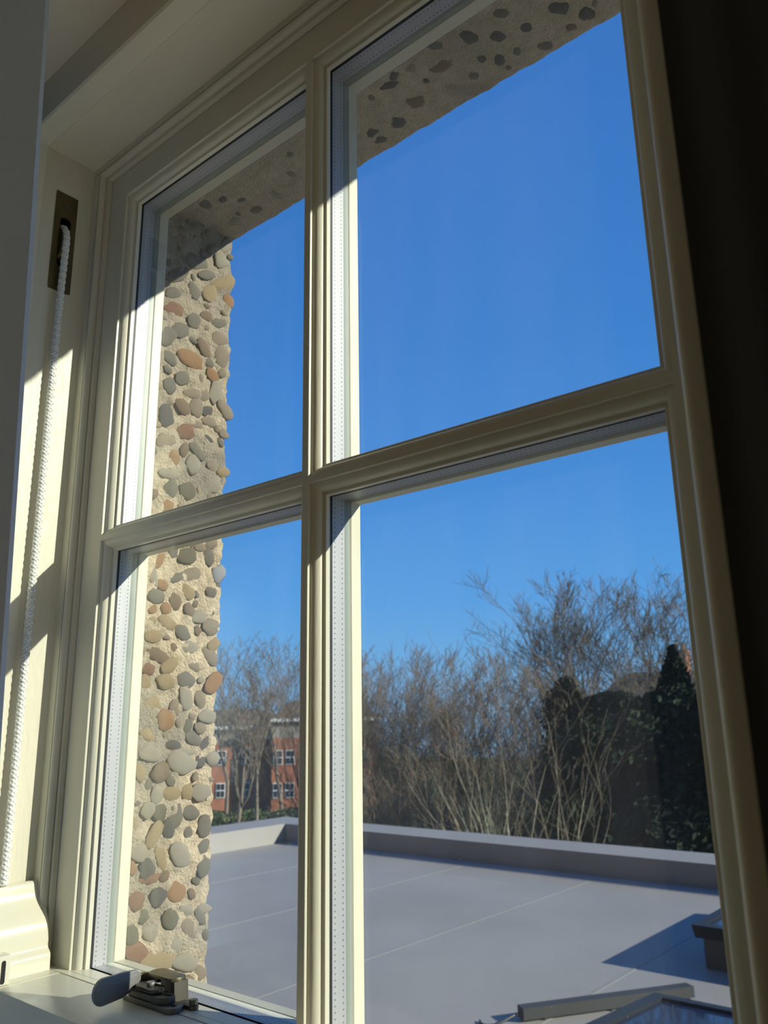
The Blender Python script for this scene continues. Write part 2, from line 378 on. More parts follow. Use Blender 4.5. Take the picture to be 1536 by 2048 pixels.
REV="0.273,0.606,0.0288,0.0161,-145,y;0.288,0.568,0.0163,0.0129,105,o;0.225,0.605,0.022,0.009,-151,g;0.236,0.566,0.019,0.0143,63,y;0.196,0.553,0.0174,0.0132,105,g;0.148,0.492,0.0227,0.0147,-157,r;0.23,0.508,0.0138,0.0107,-166,b;0.264,0.506,0.0196,0.0091,-153,g;0.165,0.45,0.0228,0.015,-143,g;0.136,0.426,0.0203,0.0144,-136,g;0.199,0.484,0.0158,0.0136,90,g;0.267,0.468,0.0198,0.0139,-160,t;0.227,0.432,0.0187,0.0134,123,b;0.193,0.395,0.0277,0.0158,173,o;0.145,0.381,0.0165,0.013,155,g;0.147,0.321,0.0166,0.0145,97,g;0.252,0.379,0.0137,0.0119,139,o;0.179,0.349,0.0176,0.0117,-148,g;0.203,0.321,0.0186,0.0102,-167,t;0.235,0.328,0.0146,0.0113,-129,t;0.262,0.346,0.0241,0.0129,-106,w;0.181,0.285,0.0165,0.0151,139,b;0.213,0.294,0.0183,0.0154,71,t;0.243,0.294,0.0159,0.0104,-153,d;0.145,0.256,0.0209,0.016,81,d;0.192,0.236,0.0214,0.015,-152,r;0.217,0.259,0.0141,0.0081,-173,t;0.247,0.272,0.0155,0.0095,-175,t;0.29,0.31,0.021,0.0133,135,t;0.295,0.258,0.0108,0.01,169,t;0.146,0.203,0.021,0.0147,-154,t;0.168,0.176,0.0143,0.0124,79,o;0.214,0.169,0.0199,0.0162,68,w;0.224,0.202,0.0187,0.0094,140,g;0.261,0.18,0.0142,0.0096,-157,t;0.16,0.141,0.0247,0.0103,-178,w;0.248,0.235,0.0126,0.006,154,d;0.269,0.143,0.0208,0.0143,-135,w;0.165,0.11,0.0164,0.0134,74,k;0.205,0.113,0.0188,0.0148,-152,k;0.16,0.075,0.0144,0.0104,-122,o;0.274,0.431,0.0215,0.0192,93,t;0.276,0.703,0.0201,0.0096,-116,w;0.144,0.527,0.0181,0.0101,-146,g;0.259,0.654,0.0162,0.0138,47,w;0.166,0.582,0.0188,0.0095,-121,g;0.136,0.667,0.0111,0.0087,-162,w;0.198,0.625,0.0265,0.0155,-157,g;0.15,0.568,0.0209,0.0118,-144,g;0.147,-0.034,0.0154,0.0076,-122,o;0.209,-0.017,0.0188,0.0146,-164,k;0.267,0.017,0.0161,0.0115,-164,t;0.24,0.005,0.0112,0.0084,-164,t;0.264,-0.011,0.015,0.012,114,g;0.292,-0.042,0.0175,0.0152,-120,v;0.221,-0.054,0.0216,0.0146,-169,t;0.157,-0.08,0.0104,0.0089,149,o;0.135,-0.067,0.0168,0.0082,105,w;0.19,-0.064,0.0157,0.0101,-170,g;0.214,-0.086,0.0147,0.0121,127,y;0.188,-0.108,0.0157,0.0119,107,b;0.144,-0.102,0.0165,0.0125,-171,g;0.167,-0.124,0.0108,0.0104,56,o;0.138,-0.128,0.0081,0.0069,-170,o;0.22,-0.122,0.0128,0.0093,139,b;0.243,-0.134,0.0151,0.0116,-172,w;0.271,-0.151,0.0212,0.0135,-158,t;0.17,-0.15,0.0187,0.0104,154,y;0.205,-0.166,0.0194,0.0126,157,g;0.226,-0.193,0.0209,0.0111,162,w;0.141,-0.178,0.0162,0.0109,-176,y;0.156,-0.212,0.0237,0.0106,159,b;0.18,-0.23,0.0178,0.0114,-140,y;0.137,-0.237,0.0143,0.0101,-180,r;0.175,-0.259,0.0181,0.0135,179,y;0.22,-0.254,0.0207,0.0138,-180,g;0.284,-0.258,0.0214,0.014,-133,o;0.219,-0.287,0.0196,0.0125,110,w;0.147,-0.298,0.0198,0.0131,178,y;0.198,-0.303,0.0152,0.0096,110,t;0.255,-0.29,0.0144,0.0118,120,t;0.178,-0.327,0.0188,0.017,-20,o;0.272,-0.322,0.0172,0.0116,177,w;0.228,-0.338,0.0121,0.0085,-100,k;0.256,-0.342,0.0141,0.0087,177,t;0.243,-0.36,0.0187,0.0104,159,g;0.271,-0.375,0.0273,0.0105,-133,p;0.262,-0.403,0.0122,0.0102,-126,p;0.148,-0.386,0.0189,0.0122,173,w;0.289,-0.4,0.0162,0.014,-19,w;0.218,-0.405,0.0268,0.0162,159,w;0.174,-0.418,0.0175,0.0155,-162,b;0.132,-0.416,0.0158,0.0101,113,y;0.199,-0.432,0.0108,0.0092,-152,g;0.265,-0.459,0.0204,0.0136,170,w;0.2,-0.372,0.0149,0.0079,164,d;0.227,-0.384,0.0205,0.0058,170,w;0.199,-0.456,0.0164,0.0101,171,y;0.235,-0.456,0.0136,0.0128,152,y;0.168,-0.455,0.0125,0.011,-87,w;0.132,-0.259,0.0106,0.0094,103,y;0.274,-0.206,0.019,0.0132,140,t;0.239,-0.228,0.0136,0.0081,163,t;0.255,-0.253,0.0078,0.0056,-180,w;0.144,-0.353,0.0153,0.0092,151,y;0.28,-0.186,0.0144,0.0099,-135,y;0.152,-0.48,0.0131,0.0127,178,w;0.176,-0.486,0.0138,0.0123,-83,k;0.209,-0.494,0.0194,0.0143,-85,g;0.244,-0.492,0.0191,0.0114,170,g;0.274,-0.518,0.018,0.0134,-87,g;0.167,-0.523,0.0215,0.011,-120,y;0.195,-0.515,0.0161,0.012,106,d;0.225,-0.561,0.0246,0.0166,127,w;0.139,-0.547,0.0172,0.0134,-27,w;0.185,-0.563,0.0201,0.0101,111,y;0.156,-0.576,0.0151,0.0133,-70,d;0.163,-0.592,0.0198,0.0086,180,r;0.126,-0.57,0.0102,0.0071,106,o;0.182,-0.624,0.0147,0.0138,-161,d;0.221,-0.624,0.019,0.0151,-37,o;0.141,-0.624,0.015,0.0138,148,r;0.209,-0.664,0.015,0.013,-72,k;0.245,-0.655,0.0151,0.0082,153,w;0.274,-0.672,0.0173,0.0081,133,g;0.252,-0.688,0.0192,0.0108,144,t;0.132,-0.676,0.0148,0.0115,-68,k;0.141,-0.703,0.0215,0.0135,157,r;0.185,-0.725,0.0332,0.014,165,y;0.242,-0.74,0.0234,0.0127,161,w;0.223,-0.709,0.0142,0.0106,-35,w;0.168,-0.679,0.0158,0.0119,-36,w;0.277,-0.588,0.0194,0.0133,-87,g;0.124,-0.502,0.0153,0.0073,97,y;0.283,-0.659,0.0136,0.0074,165,w;0.279,-0.764,0.0132,0.0101,130,t"
SOF="0.68,0.182,0.0225,0.0189,-121,d;0.719,0.21,0.0201,0.0163,-120,p;0.76,0.223,0.016,0.0132,84,d;0.818,0.225,0.0197,0.0148,-119,d;0.744,0.175,0.0189,0.016,-108,g;0.843,0.265,0.0161,0.0125,-99,d;0.693,0.252,0.0166,0.0123,110,d;0.618,0.196,0.0278,0.0162,-167,b;0.573,0.167,0.0131,0.0102,124,w;0.542,0.16,0.0121,0.0113,116,d;0.521,0.173,0.0212,0.0101,-160,d;0.606,0.258,0.0273,0.0144,-115,w;0.478,0.249,0.0211,0.0177,124,d;0.426,0.24,0.0161,0.0147,129,d;0.427,0.265,0.0211,0.0108,-171,d;0.536,0.232,0.027,0.0218,-133,b;0.764,0.273,0.0155,0.0118,-120,g;0.629,0.156,0.0149,0.011,-134,g;0.814,0.27,0.0121,0.0089,-120,b;0.642,0.251,0.0107,0.0091,-116,g;0.017,0.251,0.0222,0.0178,-157,w;0.157,0.249,0.0147,0.0102,-93,w;0.02,0.173,0.0217,0.0165,-88,g;0.086,0.253,0.0145,0.0123,-162,b;0.059,0.185,0.0145,0.0115,160,d"

spots = []
for it in REV.split(';'):
    q = it.split(','); y, z, a, b, t = map(float, q[:5]); t = math.radians(t); key = q[5]
    y = min(y, .288)
    u = Vector((0, math.cos(t), math.sin(t))); v2 = Vector((0, -math.sin(t), math.cos(t))); n = Vector((1, 0, 0))
    th = min(a, b) * rnd.uniform(.5, .72)
    pebble(jamb_c, key, (XR + rnd.uniform(-.35, .10) * th, y, z), (u, v2, n), (a * 1.2, b * 1.2, th))
    spots.append((y, z, max(a, b)))
n_f = 0
for _ in range(6000):
    y, z = rnd.uniform(.10, .29), rnd.uniform(-.80, .72)
    r_ = rnd.uniform(.007, .017)
    if all((y - a) ** 2 + (z - b) ** 2 > (r_ + .92 * c) ** 2 for a, b, c in spots):
        spots.append((y, z, r_)); t = rnd.uniform(0, 3.14)
        u = Vector((0, math.cos(t), math.sin(t))); v2 = Vector((0, -math.sin(t), math.cos(t))); n = Vector((1, 0, 0))
        pebble(jamb_c, rnd.choice('ttttwgggykb'), (XR - .15 * r_, y, z), (u, v2, n), (r_ * 1.1, r_ * rnd.uniform(.7, 1.0), r_ * .62)); n_f += 1
        if n_f >= 135: break
sp2 = []
def soff(x, y, a, b, t, key, pro):
    u = Vector((math.cos(t), math.sin(t), 0)); v2 = Vector((-math.sin(t), math.cos(t), 0)); n = Vector((0, 0, 1))
    pebble(lintel, key, (x, y, ZS + min(a, b) * .62 - pro), (u, v2, n), (a, b, min(a, b) * .62)); sp2.append((x, y, max(a, b)))
for it in SOF.split(';'):
    q = it.split(','); x, y, a, b, t = map(float, q[:5]); soff(x, min(y, .285), a, b, math.radians(t), q[5], .0035)
n_f = 0
for _ in range(4000):
    x, y = rnd.uniform(-.03, 1.0), rnd.uniform(.10, .285); r_ = rnd.uniform(.006, .014)
    if all((x - a) ** 2 + (y - b) ** 2 > (r_ + c) ** 2 for a, b, c in sp2):
        soff(x, y, r_, r_ * .75, rnd.uniform(0, 3), rnd.choice('gbdtgb'), .0022); n_f += 1
        if n_f >= 28: break

# ------------------------------------------------------------------ box frame of the sash window
XJ, ZH = -.086, .7437
XJR = 1.086
win = empty('window_1', (.5, 0, -2.1)); tag(win, 'cream painted timber box frame around the sash window', 'window frame', kind='structure')
# left pulley stile with a mortice for the pulley
mb = MB(); PY0, PY1, PZ0, PZ1 = -.0855, -.0625, .498, .612
mb.box(-.153, XJ, -.135, PY0, -2.1, ZH + .004); mb.box(-.153, XJ, PY1, .086, -2.1, ZH + .004); mb.box(-.153, XJ, PY0, PY1, -2.1, PZ0); mb.box(-.153, XJ, PY0, PY1, PZ1, ZH)
mb.build('pulley_stile', M['paint_brushed'], win)
MB().box(XJR, 1.153, -.135, .086, -2.1, ZH).build('pulley_stile', M['paint'], win)
MB().box(-.153, 1.153, -.135, .086, ZH, .8148).build('head_lining', M['paint_h'], win)
# parting bead: round nose with a quirk
def arc(cx, cy, r, a0, a1, n=5): return [(cx + r * math.cos(math.radians(a0 + (a1 - a0) * i / n)), cy + r * math.sin(math.radians(a0 + (a1 - a0) * i / n))) for i in range(n + 1)]
def bead_prof(out):     # (height above lining, y), nose towards the room
    h = out
    return [(-.004, -.0005), (-.004, -.0225)] + [(h - .011, -.0225)] + arc(h - .012, -.0145, .008, -90, 20, 6) + [(h - .0065, -.0105), (h - .0045, -.0095), (h, -.0092), (h, -.0005)]
mb = MB(); mb.prism([(XJ + a, b) for a, b in bead_prof(.032)], 'z', -2.1, ZH + .004); mb.build('parting_bead', M['paint'], win, smooth=True)
mb = MB(); mb.prism([(XJR - a, b) for a, b in bead_prof(.032)], 'z', -2.1, ZH + .004); mb.build('parting_bead', M['paint'], win, smooth=True)
mb = MB(); mb.prism([(b - (.0005 if b < -.002 else 0), ZH - a) for a, b in bead_prof(.0261)], 'x', XJ - .004, XJR + .004); mb.build('parting_bead', M['paint_h'], win, smooth=True)
# staff beads, round-nosed
def staff(sgn, base):   # cross-section (x,y)
    pts = [(-.03, -.132), (.018, -.130)] + arc(.018, -.138, .008, 80, -10, 4) + [(.026, -.160)] + arc(.016, -.162, .010, 0, -90, 5) + [(-.03, -.172)]
    return [(base + sgn * a, b) for a, b in pts]
mb = MB(); mb.prism(staff(1, XJ), 'z', -2.1, .7225 + .02); mb.build('staff_bead', M['paint_brushed'], win, smooth=True)
mb = MB(); mb.prism(staff(-1, XJR), 'z', -2.1, .7225 + .02); mb.build('staff_bead', M['paint'], win, smooth=True)
pts = [(-.132, ZH + .03), (-.130, .7225 + .004), (-.134, .7225), (-.1690, .7225), (-.1726, .7255), (-.1726, ZH + .03)]
MB().prism(pts, 'x', -.153, 1.153).build('staff_bead', M['paint_h'], win)
# linings facing the room
mb = MB(); mb.box(-.153, XJ - .004, -.1705, -.134, -2.1, ZC); mb.build('inside_lining', M['paint'], win)
mb = MB(); mb.box(XJR + .004, 1.153, -.1705, -.134, -2.1, ZC); mb.build('inside_lining', M['paint'], win)
MB().box(-.153, 1.153, -.171, -.134, .732, ZC).build('inside_lining', M['paint_h'], win)
mb = MB(); mb.box(-.153, -.045, .086, .10, -2.1, .75); mb.build('outside_lining', M['bead'], win)
mb = MB(); mb.box(1.045, 1.24, .086, .10, -2.1, .75); mb.build('outside_lining', M['bead'], win)
mb = MB(); mb.box(-.045, 1.045, .086, .10, .715, .75); mb.build('outside_lining', M['bead'], win)
MB().box(-.153, 1.153, -.15, .12, -2.16, -2.1).build('sill', M['paint_h'], win)

# ------------------------------------------------------------------ upper sash: two by two panes, sealed double glazing
XmL, XmR, Zo, Zt, Zb, ZB = .4948, .5054, .6618, -.0167, -.0257, -.6934
us = empty('upper_sash', (.5, .04, ZB - .10)); tag(us, 'cream painted outer sash with four large double-glazed panes', 'sash')
MB().box(-.083, 0, 0, .086, ZB - .10, .735).build('stile', M['paint'], us)
MB().box(1, 1.083, 0, .086, ZB - .10, .735).build('stile', M['paint'], us)
MB().box(0, 1, 0, .086, Zo, .735).build('top_rail', M['paint_h'], us)
MB().box(0, 1, .0006, .086, ZB - .10, ZB).build('meeting_rail', M['paint_h'], us)
MB().box(-.052, 1.05, -.0128, -.0006, ZB - .03, ZB + .0002).build('draught_strip', M['paint_h'], us)
MB().box(XmL, XmR, 0, .086, ZB, Zo).build('glazing_bar', M['paint'], us)
MB().box(0, XmL, 0, .086, Zb, Zt).build('glazing_bar', M['paint_h'], us)
MB().box(XmR, 1, 0, .086, Zb, Zt).build('glazing_bar', M['paint_h'], us)
ovo = [(-.0006, .0242), (-.0006, .0001), (.0004, .0003), (.0008, .0046), (.0034, .0050)] + [(.0034 + .0092 * math.sin(t), .0052 + .0108 * (1 - math.cos(t)) + .0002) for t in [i * math.pi / 16 for i in range(1, 9)]] + [(.0135, .0164), (.0168, .0167), (.0175, .0172), (.0175, .0242)]
gsk = [(-.0005, .0244), (.0172, .0244), (.0172, .0288), (-.0005, .0288)]
spc = [(-.0005, .0290), (.0176, .0290), (.0176, .0525), (-.0005, .0525)]
sea = [(-.0005, .0527), (.0166, .0527), (.0166, .0640), (-.0005, .0640)]
bdo = [(-.0005, .0640), (.0160, .0640), (.0182, .0660), (.0182, .0840), (.0165, .086), (-.0005, .086)]
for (x0, x1, z0, z1, sides) in ((0, XmL, Zt, Zo, 'LRTB'), (XmR, 1, Zt, Zo, 'LRTB'), (0, XmL, ZB, Zb, 'LRT'), (XmR, 1, ZB, Zb, 'LRT')):
    ring(MB(), x0, x1, z0, z1, ovo, sides).build('ovolo_moulding', M['paint'], us, smooth=True, sharp=28)
    zz = z0 if 'B' in sides else z0 - .0172
    ring(MB(), x0, x1, zz, z1, bdo).build('glazing_bead', M['bead'], us)
    # inner sheet, with the outer sheet, gasket and four spacer bars as its pieces
    pn = MB().box(x0 + .012, x1 - .012, .0262, .0285, zz + .012, z1 - .012).build('pane', M['glass'], us)
    MB().box(x0 + .012, x1 - .012, .0562, .0600, zz + .012, z1 - .012).build('outer_sheet', M['glass_out'], pn)
    ring(MB(), x0, x1, zz, z1, gsk).build('gasket', M['gasket'], pn)
    ring(MB(), x0, x1, zz, z1, sea).build('sealant', M['sealant'], pn)
    for sd in 'LRTB':
        mb = MB(); n = len(spc)
        if sd in 'LR':
            g = 1 if sd == 'L' else -1; xb = x0 if sd == 'L' else x1
            A = [(xb + g * d, y, zz + d) for d, y in spc]; B = [(xb + g * d, y, z1 - d) for d, y in spc]
        else:
            g = 1 if sd == 'B' else -1; zb = zz if sd == 'B' else z1
            A = [(x0 + d, y, zb + g * d) for d, y in spc]; B = [(x1 - d, y, zb + g * d) for d, y in spc]
        mb.poly(A + B, [tuple(range(n))[::-1], tuple(range(n, 2 * n))] + [(i, (i + 1) % n, n + (i + 1) % n, n + i) for i in range(n)])
        mb.build('spacer_bar', M['spacer'], pn)

# ------------------------------------------------------------------ lower sash with moulded horns
ls = empty('lower_sash', (.5, -.06, -2.1)); tag(ls, 'cream painted inner sash, its flat top rail carrying the bronze fastener', 'sash')
YL0, YL1 = -.112, -.0142
MB().box(0, 1, YL0, YL1, ZB - .09, ZB).build('top_rail', M['paint_h'], ls, bevel=.002)
for a, b in ((-.082, 0), (1, 1.082)):
    MB().box(a, b, YL0, YL1, -2.06, ZB).build('stile', M['paint'], ls)
MB().box(0, 1, YL0, YL1, -2.09, -1.94).build('bottom_rail', M['paint_h'], ls)
MB().box(.0, 1.0, -.07, -.066, -1.945, ZB - .088).build('pane', M['glass'], ls)
hp = [(-.0822, ZB), (-.0285, ZB), (-.0293, -.676), (-.0305, -.6705), (-.0335, -.6675), (-.0368, -.6650), (-.0381, -.660), (-.0380, -.652), (-.0395, -.642), (-.0420, -.632), (-.0463, -.6225), (-.0515, -.6155), (-.0565, -.6090), (-.0625, -.6005), (-.0662, -.5925), (-.0683, -.585), (-.0700, -.577), (-.0712, -.5730), (-.0735, -.5712), (-.0822, -.5712)]
MB().prism(hp, 'y', YL0, YL1 - .001).build('horn', M['gloss'], ls, smooth=True, sharp=40)
MB().prism([(1 - x, z) for x, z in hp], 'y', YL0, YL1 - .001).build('horn', M['gloss'], ls, smooth=True, sharp=40)

# small slotted stop block standing on the rail beside the horn
def stadium(cy, cz, hw, hh, n=6):
    r = hw; out = []
    for i in range(n + 1): t = math.pi * i / n; out.append((cy + r * math.cos(t), cz + hh - r + r * math.sin(t)))
    for i in range(n + 1): t = math.pi + math.pi * i / n; out.append((cy + r * math.cos(t), cz - hh + r + r * math.sin(t)))
    return out
sb = empty('sash_stop', (-.012, -.097, ZB)); tag(sb, 'small cream block with an upright oval slot at the lower left corner', 'window stop')
MB().box(-.026, -.004, -.1115, -.0885, ZB, ZB + .040).build('block', M['gloss'], sb, bevel=.0035)
MB().prism(stadium(-.100, ZB + .018, .0032, .0155), 'x', -.006, -.0037).build('slot', M['black'], sb)

# ------------------------------------------------------------------ brass pulley and cord
pu = empty('sash_pulley', (XJ, -.074, .557)); tag(pu, 'aged brass pulley plate with an oval slot let into the left jamb', 'pulley')
PA, PB, PC, PD = -.0965, -.0530, .4535, .6600
hole = stadium(-.074, .556, .0112, .0540, 8)
mb = MB(); nh = len(hole); xo, xi = XJ + .0022, XJ - .001
outer = []
for (y, z) in hole:                       # project the slot outline to the plate edge
    dy, dz = y + .0747, z - .5567
    k = min((abs((PB - PA) / 2 / dy) if abs(dy) > 1e-6 else 1e9), (abs((PD - PC) / 2 / dz) if abs(dz) > 1e-6 else 1e9))
    outer.append((-.0747 + dy * k, .5567 + dz * k))
vs_ = [(xo, y, z) for y, z in hole] + [(xo, y, z) for y, z in outer] + [(xi, y, z) for y, z in hole] + [(xi, y, z) for y, z in outer]
fs_ = []
for i in range(nh):
    j = (i + 1) % nh
    fs_ += [(i, j, nh + j, nh + i), (i, 2 * nh + i, 2 * nh + j, j), (nh + i, nh + j, 3 * nh + j, 3 * nh + i)]
mb.poly(vs_, fs_)
for cy, cz in ((PA, PC), (PB, PC), (PA, PD), (PB, PD)):   # square the corners
    near = sorted(outer, key=lambda q: (q[0] - cy) ** 2 + (q[1] - cz) ** 2)
    e1 = [q for q in outer if abs(q[0] - cy) < 1e-4]; e2 = [q for q in outer if abs(q[1] - cz) < 1e-4]
    if e1 and e2:
        a = min(e1, key=lambda q: abs(q[1] - cz)); b = min(e2, key=lambda q: abs(q[0] - cy))
        mb.poly([(xo, *a), (xo, cy, cz), (xo, *b)], [(0, 1, 2)])
mb.build('face_plate', M['brass'], pu)
mb = MB(); mb.box(-.150, -.147, PY0, PY1, PZ0, PZ1)
mb.box(-.147, XJ - .002, PY0, PY0 + .001, PZ0, PZ1); mb.box(-.147, XJ - .002, PY1 - .001, PY1, PZ0, PZ1); mb.box(-.147, XJ - .002, PY0, PY1, PZ0, PZ0 + .001); mb.box(-.147, XJ - .002, PY0, PY1, PZ1 - .001, PZ1)
mb.build('housing', M['black'], pu)
wc = (-.112, .555)      # wheel centre x,z
def wheel_prof(r, y): return [(wc[0] + r * math.cos(2 * math.pi * i / 20), y, wc[1] + r * math.sin(2 * math.pi * i / 20)) for i in range(20)]
mb = MB(); rr = [(.040, -.0830), (.040, -.0815), (.033, -.0785), (.033, -.0725), (.040, -.0690), (.040, -.0670)]
vs_ = []; fs_ = []
for r, y in rr: vs_ += wheel_prof(r, y)
for k in range(len(rr) - 1):
    for i in range(20): fs_.append((k * 20 + i, k * 20 + (i + 1) % 20, (k + 1) * 20 + (i + 1) % 20, (k + 1) * 20 + i))
fs_ += [tuple(range(20))[::-1], tuple(range(100, 120))]
mb.poly(vs_, fs_).build('wheel', M['brass'], pu, smooth=True)
for cz in (.634, .478):
    mb = MB()
    c = [(math.cos(2 * math.pi * i / 14), math.sin(2 * math.pi * i / 14)) for i in range(14)]
    prof = [(-.0747 + .0058 * a, cz + .0058 * b) for a, b in c]
    mb.prism(prof, 'x', XJ + .0015, XJ + .0030).build('screw', M['bronze'], pu)
# braided cord: over the wheel, then straight down to the horn
cpath = []
RX = .0335
for i in range(7):
    t = math.radians(150 - 25 * i); cpath.append(Vector((wc[0] + (.033 + .008) * math.cos(t), -.0755, wc[1] + .041 * math.sin(t))))
xe = cpath[-1].x
for i in range(1, 45):
    k = i / 44; cpath.append(Vector((xe + (-.0725 - xe) * min(1, k * 12), -.0755 - .002 * min(1, k * 6), cpath[6].z + (-.5705 - cpath[6].z) * k)))
cum = [0]
for a, b in zip(cpath, cpath[1:]): cum.append(cum[-1] + (b - a).length)
def cat_(s):
    for i in range(len(cum) - 1):
        if s <= cum[i + 1] or i == len(cum) - 2:
            k = (s - cum[i]) / (cum[i + 1] - cum[i]); d = (cpath[i + 1] - cpath[i]).normalized(); return cpath[i].lerp(cpath[i + 1], k), d
mb = MB(); mb.tube([tuple(p) for p in cpath], .0050, 10)
PITCH = .027
NS = int(cum[-1] / PITCH * 14)
for sgn in (1, -1):
    for st in range(4):
        pts = []
        for i in range(NS + 1):
            s = cum[-1] * i / NS; p, d = cat_(s); a = d.cross(Vector((0, 1, 0))).normalized(); b = d.cross(a)
            t = sgn * 2 * math.pi * s / PITCH + st * math.pi / 2 + (0 if sgn > 0 else .4)
            rr_ = .0049 + .0006 * math.sin(2 * t + st * math.pi * (1 if sgn > 0 else 1) + (0 if sgn > 0 else math.pi))
            pts.append(tuple(p + a * (rr_ * math.cos(t)) + b * (rr_ * math.sin(t))))
        mb.tube(pts, .0016, 5)
tag(mb.build('braided_cord', M['cord'], smooth=True, sharp=80), 'white braided sash cord hanging from the brass pulley to the horn', 'cord')

# ------------------------------------------------------------------ bronze fitch fastener
fa = empty('sash_fastener', (.235, -.012, ZB)); tag(fa, 'bronze window fastener with a tongue-shaped lever on the sash rail', 'window fastener')
def oval(x0, x1, y0, y1, n=8, ch=1.0):
    r = (y1 - y0) / 2; c = (y0 + y1) / 2
    return [(x1 - r * ch + r * ch * math.cos(t), c + r * math.sin(t)) for t in [math.radians(-90 + 180 * i / n) for i in range(n + 1)]] + [(x0 + r * ch - r * ch * math.cos(t), c - r * math.sin(t)) for t in [math.radians(-90 + 180 * i / n) for i in range(n + 1)]]
MB().prism(oval(.178, .2925, -.0265, .0005, 5, .8), 'z', ZB, ZB + .0068).build('base_plate', M['bronze'], fa, bevel=.0010)
MB().prism([(.196, -.0245), (.262, -.0245), (.2735, -.0165), (.2735, -.005), (.262, -.001), (.196, -.001)], 'z', ZB + .0068, ZB + .0155).build('raised_block', M['bronze'], fa, bevel=.0010)
for x in (.2815,):
    MB().prism([(x + .0038 * math.cos(t), -.013 + .0030 * math.sin(t)) for t in [i * .7854 for i in range(8)]], 'z', ZB + .0068, ZB + .0074).build('screw', M['black'], fa)
lv = MB().prism(oval(.2050, .2530, -.0245, -.002, 5, .8), 'z', ZB + .0165, ZB + .0215).build('lever', M['bronze'], fa, bevel=.0010)
# tongue: upright rounded blade reaching from the pivot out into the room
prof = []
for i in range(13):
    t = math.radians(90 + 180 * i / 12); prof.append((-.071 + .0165 * math.cos(t) * .95, ZB + .0235 + .0165 * math.sin(t)))
prof += [(-.040, ZB + .0085), (-.018, ZB + .0150), (-.010, ZB + .0180), (-.010, ZB + .032), (-.018, ZB + .0370), (-.040, ZB + .0390)]
mb = MB(); n = len(prof)
def tw(y, z, side):
    k = (-.010 - y) / .088; x = .199 + .012 * k + (.0035 if side else -.0035) * (1 - .15 * k); return (x, y, z)
mb.poly([tw(y, z, 0) for y, z in prof] + [tw(y, z, 1) for y, z in prof], [tuple(range(n))[::-1], tuple(range(n, 2 * n))] + [(i, (i + 1) % n, n + (i + 1) % n, n + i) for i in range(n)])
mb.build('tongue', M['bronze_dark'], lv, bevel=.0014)
MB().prism([(.229 + .0060 * math.cos(t), -.0125 + .0060 * math.sin(t)) for t in [i * math.pi / 7 for i in range(14)]], 'z', ZB + .0215, ZB + .0265).build('pivot', M['bronze_dark'], lv, bevel=.0018)
# hooked arm that engages the keeper
hk = []
for i in range(9):
    t = math.radians(200 - 120 * i / 8); hk.append((.212 + .026 * math.cos(t), -.008 + .021 * math.sin(t)))
mb = MB(); o_ = hk; i_ = [(.212 + .019 * math.cos(math.radians(200 - 120 * i / 8)), -.008 + .0155 * math.sin(math.radians(200 - 120 * i / 8))) for i in range(9)]
mb.prism(o_ + i_[::-1], 'z', ZB + .0175, ZB + .0285).build('hook', M['keeper'], lv, bevel=.0008)
# keeper on the outer sash
kp = empty('fastener_keeper', (.24, .012, ZB)); tag(kp, 'worn bronze keeper hood screwed down behind the fastener lever', 'keeper')
top = oval(.203, .2640, -.004, .0225, 6, .7)
MB().prism(top, 'z', ZB + .0275, ZB + .0320).build('hood', M['keeper'], kp, bevel=.0010)
mb = MB(); mb.prism([(.2555, ZB), (.2680, ZB), (.2660, ZB + .008), (.2640, ZB + .0278), (.2560, ZB + .0278)], 'y', -.001, .0215); mb.build('leg', M['keeper_shaded'], kp, bevel=.0008)
MB().box(.208, .257, .0180, .0222, ZB, ZB + .0278).build('back_plate', M['bronze'], kp)
ft = MB().prism([(.266, .0015), (.292, .0020)] + arc(.2945, .0085, .0066, -80, 80, 7) + [(.292, .0150), (.266, .0160)], 'z', ZB, ZB + .0050).build('foot', M['bronze'], kp, bevel=.0007)
MB().prism([(.2940 + .0056 * math.cos(t), .0085 + .0056 * math.sin(t)) for t in [i * math.pi / 7 for i in range(14)]], 'z', ZB + .0050, ZB + .0120).build('screw', M['keeper'], ft, bevel=.0010)

# ------------------------------------------------------------------ curtains
def curtain(name, mat, pts, th, z0, z1, label):
    """pts: plan line; thin folded cloth of real thickness"""
    mb = MB(); L = []; R_ = []
    for i, p in enumerate(pts):
        d = (Vector(pts[min(i + 1, len(pts) - 1)]) - Vector(pts[max(i - 1, 0)])).normalized(); n = Vector((-d.y, d.x)) * th / 2
        L.append((p[0] + n.x, p[1] + n.y)); R_.append((p[0] - n.x, p[1] - n.y))
    mb.prism(L + R_[::-1], 'z', z0, z1)
    return tag(mb.build(name, mat, smooth=True, sharp=50), label, 'curtain')
mb = MB(); nC = 56; zs = [ZC - .002, .4, 0, -.4, -1, -2, ZF + .05]
for z in zs:
    for side in (1, -1):
        for i in range(nC):
            k = i / (nC - 1); xe = .185 + (.78 - z) * .077      # the leading edge flares out a little towards the floor
            x = -.62 + (xe + .62) * k
            y = -.270 - .55 * min(.20, xe - x) - .012 * math.sin(k * 16) * min(1, (1 - k) * 2)
            mb.v.append((x, y + side * .003, z))
w2 = 2 * nC
for r_i in range(len(zs) - 1):
    for i in range(nC - 1):
        a = r_i * w2 + i; mb.f.append((a, a + 1, a + w2 + 1, a + w2)); a += nC; mb.f.append((a, a + w2, a + w2 + 1, a + 1))
    for i in (0, nC - 1):
        a = r_i * w2 + i; mb.f.append((a, a + w2, a + w2 + nC, a + nC))
tag(mb.build('curtain', M['curtain'], smooth=True, sharp=60), 'pale blue-grey curtain edge down the left side of the picture', 'curtain')
pts = []
